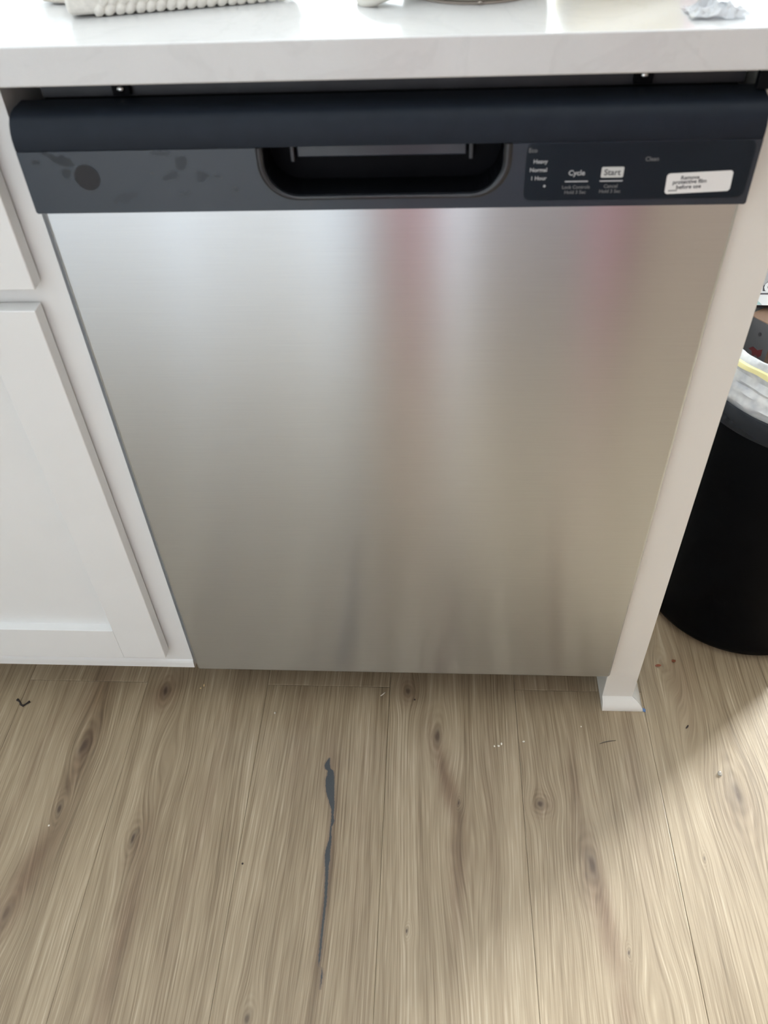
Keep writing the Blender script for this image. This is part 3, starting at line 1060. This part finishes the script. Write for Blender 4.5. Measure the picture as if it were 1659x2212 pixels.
pot = empty('ceramic_pot', (0.077, 0.1330, TZ), 'round cream glazed pot with loop handle on the worktop', 'pot')
PC = (0.077, 0.1335)
lathe('pot_body', [(0.001, TZ + 0.002), (0.052, TZ + 0.002), (0.0585, TZ + 0.0028), (0.0615, TZ + 0.006), (0.064, TZ + 0.02), (0.066, TZ + 0.06),
                   (0.067, TZ + 0.085), (0.064, TZ + 0.085), (0.062, TZ + 0.06), (0.058, TZ + 0.012), (0.001, TZ + 0.010)], PC, M['cream'], pot)
lathe('foot_ring', [(0.050, TZ + 0.0002), (0.0590, TZ + 0.0002), (0.0594, TZ + 0.0018), (0.050, TZ + 0.0022)], PC, M['taupe'], pot)
tube('foot_bump', [(0.0764, 0.0732, TZ + 0.0015), (0.0790, 0.0731, TZ + 0.0018), (0.0810, 0.0733, TZ + 0.0015)], [0.0006, 0.0015, 0.0006], M['taupe'], pot)
hp = []
for k in range(28):
    a = 2 * math.pi * k / 28
    hp.append((-0.001 + 0.0150 * math.cos(a) + (0.026 * max(0, math.cos(a)) ** 2), 0.0905 + 0.0135 * math.sin(a) + 0.010 * max(0, math.cos(a)) ** 2, TZ + 0.008 + 0.006 * math.cos(a)))
tube('loop_handle', hp, 0.0058, M['cream'], pot, sides=10, closed=True)


def pillow_packet(name, cx, cy, sx, sy, h, rz, mat, label, cat):
    bm = bmesh.new()
    nx, ny = 14, 12
    lo, hi = [], []
    for j in range(ny + 1):
        for i in range(nx + 1):
            u, v = i / nx * 2 - 1, j / ny * 2 - 1
            t = max(0.0, (1 - abs(u) ** 3) * (1 - abs(v) ** 3)) ** 0.5
            n_ = mnoise.noise(Vector((u * 2.1, v * 2.1, cx * 50))) * 0.25 + 1.0
            for lst, z in ((hi, h * 0.45 + h * 0.55 * t * n_), (lo, h * 0.45 - h * 0.45 * min(1, t * 1.4))):
                x, y = u * sx / 2, v * sy / 2
                c_, s_ = math.cos(rz), math.sin(rz)
                lst.append(bm.verts.new((cx + x * c_ - y * s_, cy + x * s_ + y * c_, TZ + 0.0004 + max(0.0, z))))
    for lst in (hi, lo):
        for j in range(ny):
            for i in range(nx):
                k = j * (nx + 1) + i
                bm.faces.new((lst[k], lst[k + 1], lst[k + nx + 2], lst[k + nx + 1]))
    bmesh.ops.remove_doubles(bm, verts=bm.verts, dist=1e-5)
    return place(name, to_mesh(bm, name), mat, smooth=True, label=label, cat=cat)


pillow_packet('yellow_packet', 0.201, 0.146, 0.100, 0.10, 0.060, 0.05, M['yellow'],
              'yellow packet just out of view, mirrored in the worktop right of the pot', 'packet')
pillow_packet('coral_cloth', 0.262, 0.150, 0.045, 0.08, 0.045, -0.1, M['coral'],
              'coral pink cloth just out of view, mirrored in the worktop beside the yellow', 'cloth')
# crumpled clear wrap near the front edge
bm = bmesh.new()
g = []
nx, ny = 12, 8
for j in range(ny + 1):
    for i in range(nx + 1):
        x, y = 0.232 + 0.042 * i / nx, 0.012 + 0.034 * j / ny
        z = abs(mnoise.noise(Vector((x * 90, y * 90, 3.1)))) * 0.016 + abs(mnoise.noise(Vector((x * 220, y * 220, 8.1)))) * 0.006
        ed = min(i, nx - i, j * 1.5, (ny - j) * 1.5) / 3
        x += mnoise.noise(Vector((i * 0.7, j * 0.7, 1))) * 0.003
        y += mnoise.noise(Vector((i * 0.7, j * 0.7, 5))) * 0.003
        g.append(bm.verts.new((x, y, TZ + 0.0006 + z * min(1.0, 0.25 + ed))))
for j in range(ny):
    for i in range(nx):
        k = j * (nx + 1) + i
        bm.faces.new((g[k], g[k + 1], g[k + nx + 2], g[k + nx + 1]))
ex = bmesh.ops.extrude_face_region(bm, geom=list(bm.faces))
bmesh.ops.translate(bm, verts=[v for v in ex['geom'] if isinstance(v, bmesh.types.BMVert)], vec=(0, 0, 0.0004))
place('plastic_wrap', to_mesh(bm, 'plastic_wrap'), M['clear'], label='crumpled clear plastic wrap near the worktop edge', cat='plastic wrap')

# ------------------------------------------------------------------ bin, liner and rubbish
BC = (0.556, 0.252)
BN = empty('trash_can', (BC[0], BC[1], 0), 'round black trash can on the floor beside the end panel', 'trash can')
lathe('bin_body', [(0.001, 0.0005), (0.140, 0.0005), (0.150, 0.006), (0.1545, 0.016), (0.156, 0.03), (0.157, 0.412), (0.154, 0.4125), (0.153, 0.03),
                   (0.145, 0.012), (0.001, 0.010)], BC, M['bin'], BN, seg=96)
rm = lathe('bin_rim', [(0.1575, 0.411), (0.1605, 0.412), (0.1615, 0.416), (0.1605, 0.437), (0.1585, 0.441), (0.1545, 0.441), (0.1535, 0.437), (0.1535, 0.4135), (0.1575, 0.411)],
           BC, M['bin_rim'], BN, seg=96)


def wrinkle(j, a, r_, z):
    n1 = mnoise.noise(Vector((math.cos(a) * 2.5, math.sin(a) * 2.5, z * 26)))
    n2 = mnoise.noise(Vector((math.cos(a) * 6, math.sin(a) * 6, z * 110)))
    k = 0.0 if z < 0.442 else 1.0
    return r_ + k * (n1 * 0.006 + n2 * 0.0045), z + k * n1 * 0.008


lz = [(0.1525, 0.10), (0.1525, 0.43), (0.1515, 0.4425), (0.1535, 0.4465), (0.1525, 0.452), (0.1495, 0.458), (0.1510, 0.463), (0.1475, 0.470), (0.1490, 0.476),
      (0.1455, 0.483), (0.1475, 0.489), (0.1490, 0.495), (0.1470, 0.502), (0.1455, 0.508), (0.1440, 0.5085), (0.1430, 0.502), (0.1430, 0.47), (0.1460, 0.44), (0.1505, 0.43), (0.1505, 0.10)]
LN = lathe('bin_liner', lz, BC, M['liner'], seg=128, jitter=wrinkle,
           label='translucent white bin liner puffed up above the black can rim', cat='bin liner')
lathe('drawstring', [(0.1483, 0.4915), (0.1515, 0.4925), (0.1522, 0.4955), (0.1512, 0.4985), (0.1480, 0.4995)], BC, M['drawstring'], LN, seg=128, jitter=wrinkle)


def local_box(name, c0, ang, w, d, z0, z1, mat, parent):
    bm = bmesh.new()
    bm_box(bm, 0, w, 0, d, z0, z1, 0.0015, 2)
    for v in bm.verts:
        x, y = v.co.x, v.co.y
        v.co.x = c0[0] + x * math.cos(ang) - y * math.sin(ang)
        v.co.y = c0[1] + x * math.sin(ang) + y * math.cos(ang)
    return place(name, to_mesh(bm, name), mat, parent)


CTN = empty('food_carton', (0.53, 0.33, 0.12), 'brown cardboard food carton standing in the white bin liner', 'carton')
ca = R(36)
CC = (0.512, 0.318)
local_box('carton_body', CC, ca, 0.075, 0.045, 0.13, 0.462, M['card'], CTN)


def on_face(name, pts, mat, parent):
    """flat print on the carton's narrow grey face; pts are (distance along face, z)"""
    bm = bmesh.new()
    nrm = Vector((-math.cos(ca), -math.sin(ca), 0))
    al = Vector((-math.sin(ca), math.cos(ca), 0))
    lift = {'printed_face': 0.0004}.get(name, 0.0008)
    vs = []
    for s, z in pts:
        p = Vector((CC[0], CC[1], 0)) + al * s + nrm * lift
        vs.append(bm.verts.new((p.x, p.y, z)))
    f_ = bm.faces.new(vs)
    ex = bmesh.ops.extrude_face_region(bm, geom=[f_])
    bmesh.ops.translate(bm, verts=[v for v in ex['geom'] if isinstance(v, bmesh.types.BMVert)], vec=-nrm * 0.0003)
    return place(name, to_mesh(bm, name), mat, parent)


on_face('printed_face', [(0.001, 0.14), (0.044, 0.14), (0.044, 0.461), (0.001, 0.461)], M['greyprint'], CTN)
on_face('red_motif', [(0.008, 0.413), (0.012, 0.408), (0.016, 0.410), (0.021, 0.406), (0.024, 0.413), (0.030, 0.414), (0.024, 0.420), (0.016, 0.418), (0.009, 0.423)], M['red_print'], CTN)
on_face('black_dot', [(0.020 + 0.0026 * math.cos(R(40 * k)), 0.442 + 0.0032 * math.sin(R(40 * k))) for k in range(9)], M['black_print'], CTN)

# printed packet leaning above the carton
PK = empty('snack_packet', (0.55, 0.36, 0.47), 'black and white printed food packet lying on top of the carton', 'packet')
po = Vector((0.470, 0.372, 0.4665))
pu = Vector((0.93, -0.22, 0.10)).normalized()
pv = Vector((0.25, 0.60, 0.62))
pv = (pv - pu * pv.dot(pu)).normalized()
pn = pu.cross(pv).normalized()
if pn.y > 0:
    pn = -pn


def on_packet(name, pts, mat, lift, parent=PK, th=0.0006):
    bm = bmesh.new()
    vs = [bm.verts.new(po + pu * s + pv * t + pn * lift) for s, t in pts]
    f_ = bm.faces.new(vs)
    ex = bmesh.ops.extrude_face_region(bm, geom=[f_])
    bmesh.ops.translate(bm, verts=[v for v in ex['geom'] if isinstance(v, bmesh.types.BMVert)], vec=-pn * th)
    return place(name, to_mesh(bm, name), mat, parent)


on_packet('packet_body', [(0, 0), (0.13, 0), (0.13, 0.09), (0, 0.09)], M['black_print'], 0.0, th=0.010)
on_packet('white_border', [(0, 0), (0.13, 0), (0.13, 0.0165), (0, 0.0145)], M['white_print'], 0.0004)
on_packet('teal_triangle', [(0.008, 0.0005), (0.034, 0.0005), (0.024, 0.0105)], M['teal_print'], 0.0008)
on_packet('gold_patch', [(0.030, 0.034), (0.10, 0.034), (0.10, 0.050), (0.026, 0.046)], M['gold_print'], 0.0004)
cu_me = words('lettering', 'lo', 0, 0, 0.022, 0, M['white_print'], None)
for v in cu_me.data.vertices:
    v.co = po + pu * (0.040 + v.co.x) + pv * (0.0290 + v.co.z + v.co.x * 0.1) + pn * 0.0011
cu_me.location = (0, 0, 0)
cu_me.parent = PK
cu_me.location = -PK.location
on_packet('letter_outline', [(0.022, 0.017), (0.060, 0.018), (0.060, 0.0205), (0.022, 0.0195)], M['white_print'], 0.0005)
on_packet('letter_outline', [(0.024, 0.0400), (0.060, 0.0430), (0.060, 0.0455), (0.022, 0.0425)], M['white_print'], 0.0008)


# ------------------------------------------------------------------ crumbs and specks on the floor
def crumb(x, y, r_, mat, label, name='crumb', cat='crumb', stretch=(1, 1, 0.7), rz=0.0):
    bm = bmesh.new()
    bmesh.ops.create_icosphere(bm, subdivisions=2, radius=r_)
    for v in bm.verts:
        n_ = 1 + 0.35 * mnoise.noise(v.co * (1.6 / r_) + Vector((x * 90, y * 90, 0)))
        q = Vector((v.co.x * stretch[0], v.co.y * stretch[1], v.co.z * stretch[2])) * n_
        v.co = Vector((x + q.x * math.cos(rz) - q.y * math.sin(rz), y + q.x * math.sin(rz) + q.y * math.cos(rz), q.z))
    zmin = min(v.co.z for v in bm.verts)
    for v in bm.verts:
        v.co.z += 0.0001 - zmin
    return place(name, to_mesh(bm, name), mat, label=label, cat=cat)


crumb(-0.1929, -0.0174, 0.0016, M['crumb'], 'bright white crumb on the floor below the left half of the dishwasher', stretch=(0.8, 1.2, 0.8))
crumb(0.1372, -0.0640, 0.0016, M['crumb'], 'left crumb of the pale cluster below the dishwasher', stretch=(0.7, 1.1, 0.7))
crumb(0.1433, -0.0636, 0.0018, M['crumb'], 'middle crumb of the pale cluster below the dishwasher', stretch=(1, 0.9, 0.7))
crumb(0.1475, -0.0600, 0.0017, M['crumb'], 'right crumb of the pale cluster below the dishwasher', stretch=(0.8, 1.2, 0.7))
crumb(0.1800, -0.0556, 0.0016, M['crumb'], 'single pale crumb just right of the crumb cluster', stretch=(1.2, 0.8, 0.7))
crumb(0.2664, -0.0281, 0.0011, M['crumb'], 'tiny pale crumb on the floor left of the shoe moulding')
crumb(-0.3120, 0.0290, 0.0018, M['tan_crumb'], 'tan crumb on the floor at the lower left corner of the steel door', stretch=(0.8, 1.3, 0.7))
crumb(-0.3165, 0.0240, 0.0013, M['tan_crumb'], 'small tan crumb beside the larger one by the steel door corner')
crumb(0.4247, 0.0920, 0.0026, M['rust_bit'], 'rust brown bit on the floor in front of the black trash can', 'food_bit', 'food bit', (1.2, 0.9, 0.6))
crumb(0.3991, 0.0835, 0.0030, M['rust_bit'], 'flat brown smear of food between end panel and trash can', 'food_bit', 'food bit', (1.7, 0.8, 0.22), 0.1)
crumb(0.4210, -0.0247, 0.0030, M['black_bit'], 'black sliver on the floor right of the shoe moulding', 'food_bit', 'food bit', (1.3, 0.35, 0.35), 0.9)
crumb(-0.4820, -0.2025, 0.0013, M['crumb'], 'white speck on the floor at far left near a knot')
crumb(-0.2034, -0.2454, 0.0013, M['black_bit'], 'black speck on the floor left of the dark crack')
crumb(0.4507, -0.0975, 0.0030, M['drop'], 'clear water drop on the sunlit plank by the big knot', 'water_drop', 'water drop', (1.0, 1.3, 0.35))
crumb(0.0194, 0.0117, 0.0013, M['black_bit'], 'black speck on the floor under the middle of the steel door')
tube('burnt_stem', [(-0.6011, -0.0045, 0.0018), (-0.5965, -0.0075, 0.0016), (-0.5925, -0.0130, 0.0015), (-0.5885, -0.0150, 0.0015), (-0.5850, -0.0120, 0.0016), (-0.5800, -0.0070, 0.0019)],
     [0.0022, 0.0012, 0.0015, 0.0017, 0.0011, 0.0019], M['black_bit'], label='bent black stem on the floor at the left below the cabinet', cat='food bit')
tube('curl_of_peel', [(-0.0335, 0.0170, 0.0009), (-0.0310, 0.0185, 0.0014), (-0.0285, 0.0215, 0.0009), (-0.0265, 0.0235, 0.0010)],
     [0.0005, 0.0008, 0.0008, 0.0005], M['crumb'], label='thin pale curl on the floor under the steel door', cat='crumb')
tube('stray_hair', [(0.2896, -0.0556, 0.0006), (0.2960, -0.0530, 0.0008), (0.3040, -0.0510, 0.0008), (0.3138, -0.0497, 0.0006)],
     [0.0003, 0.0006, 0.0006, 0.0003], M['grey_mark'], label='short grey hair on the floor below the shoe moulding', cat='hair')
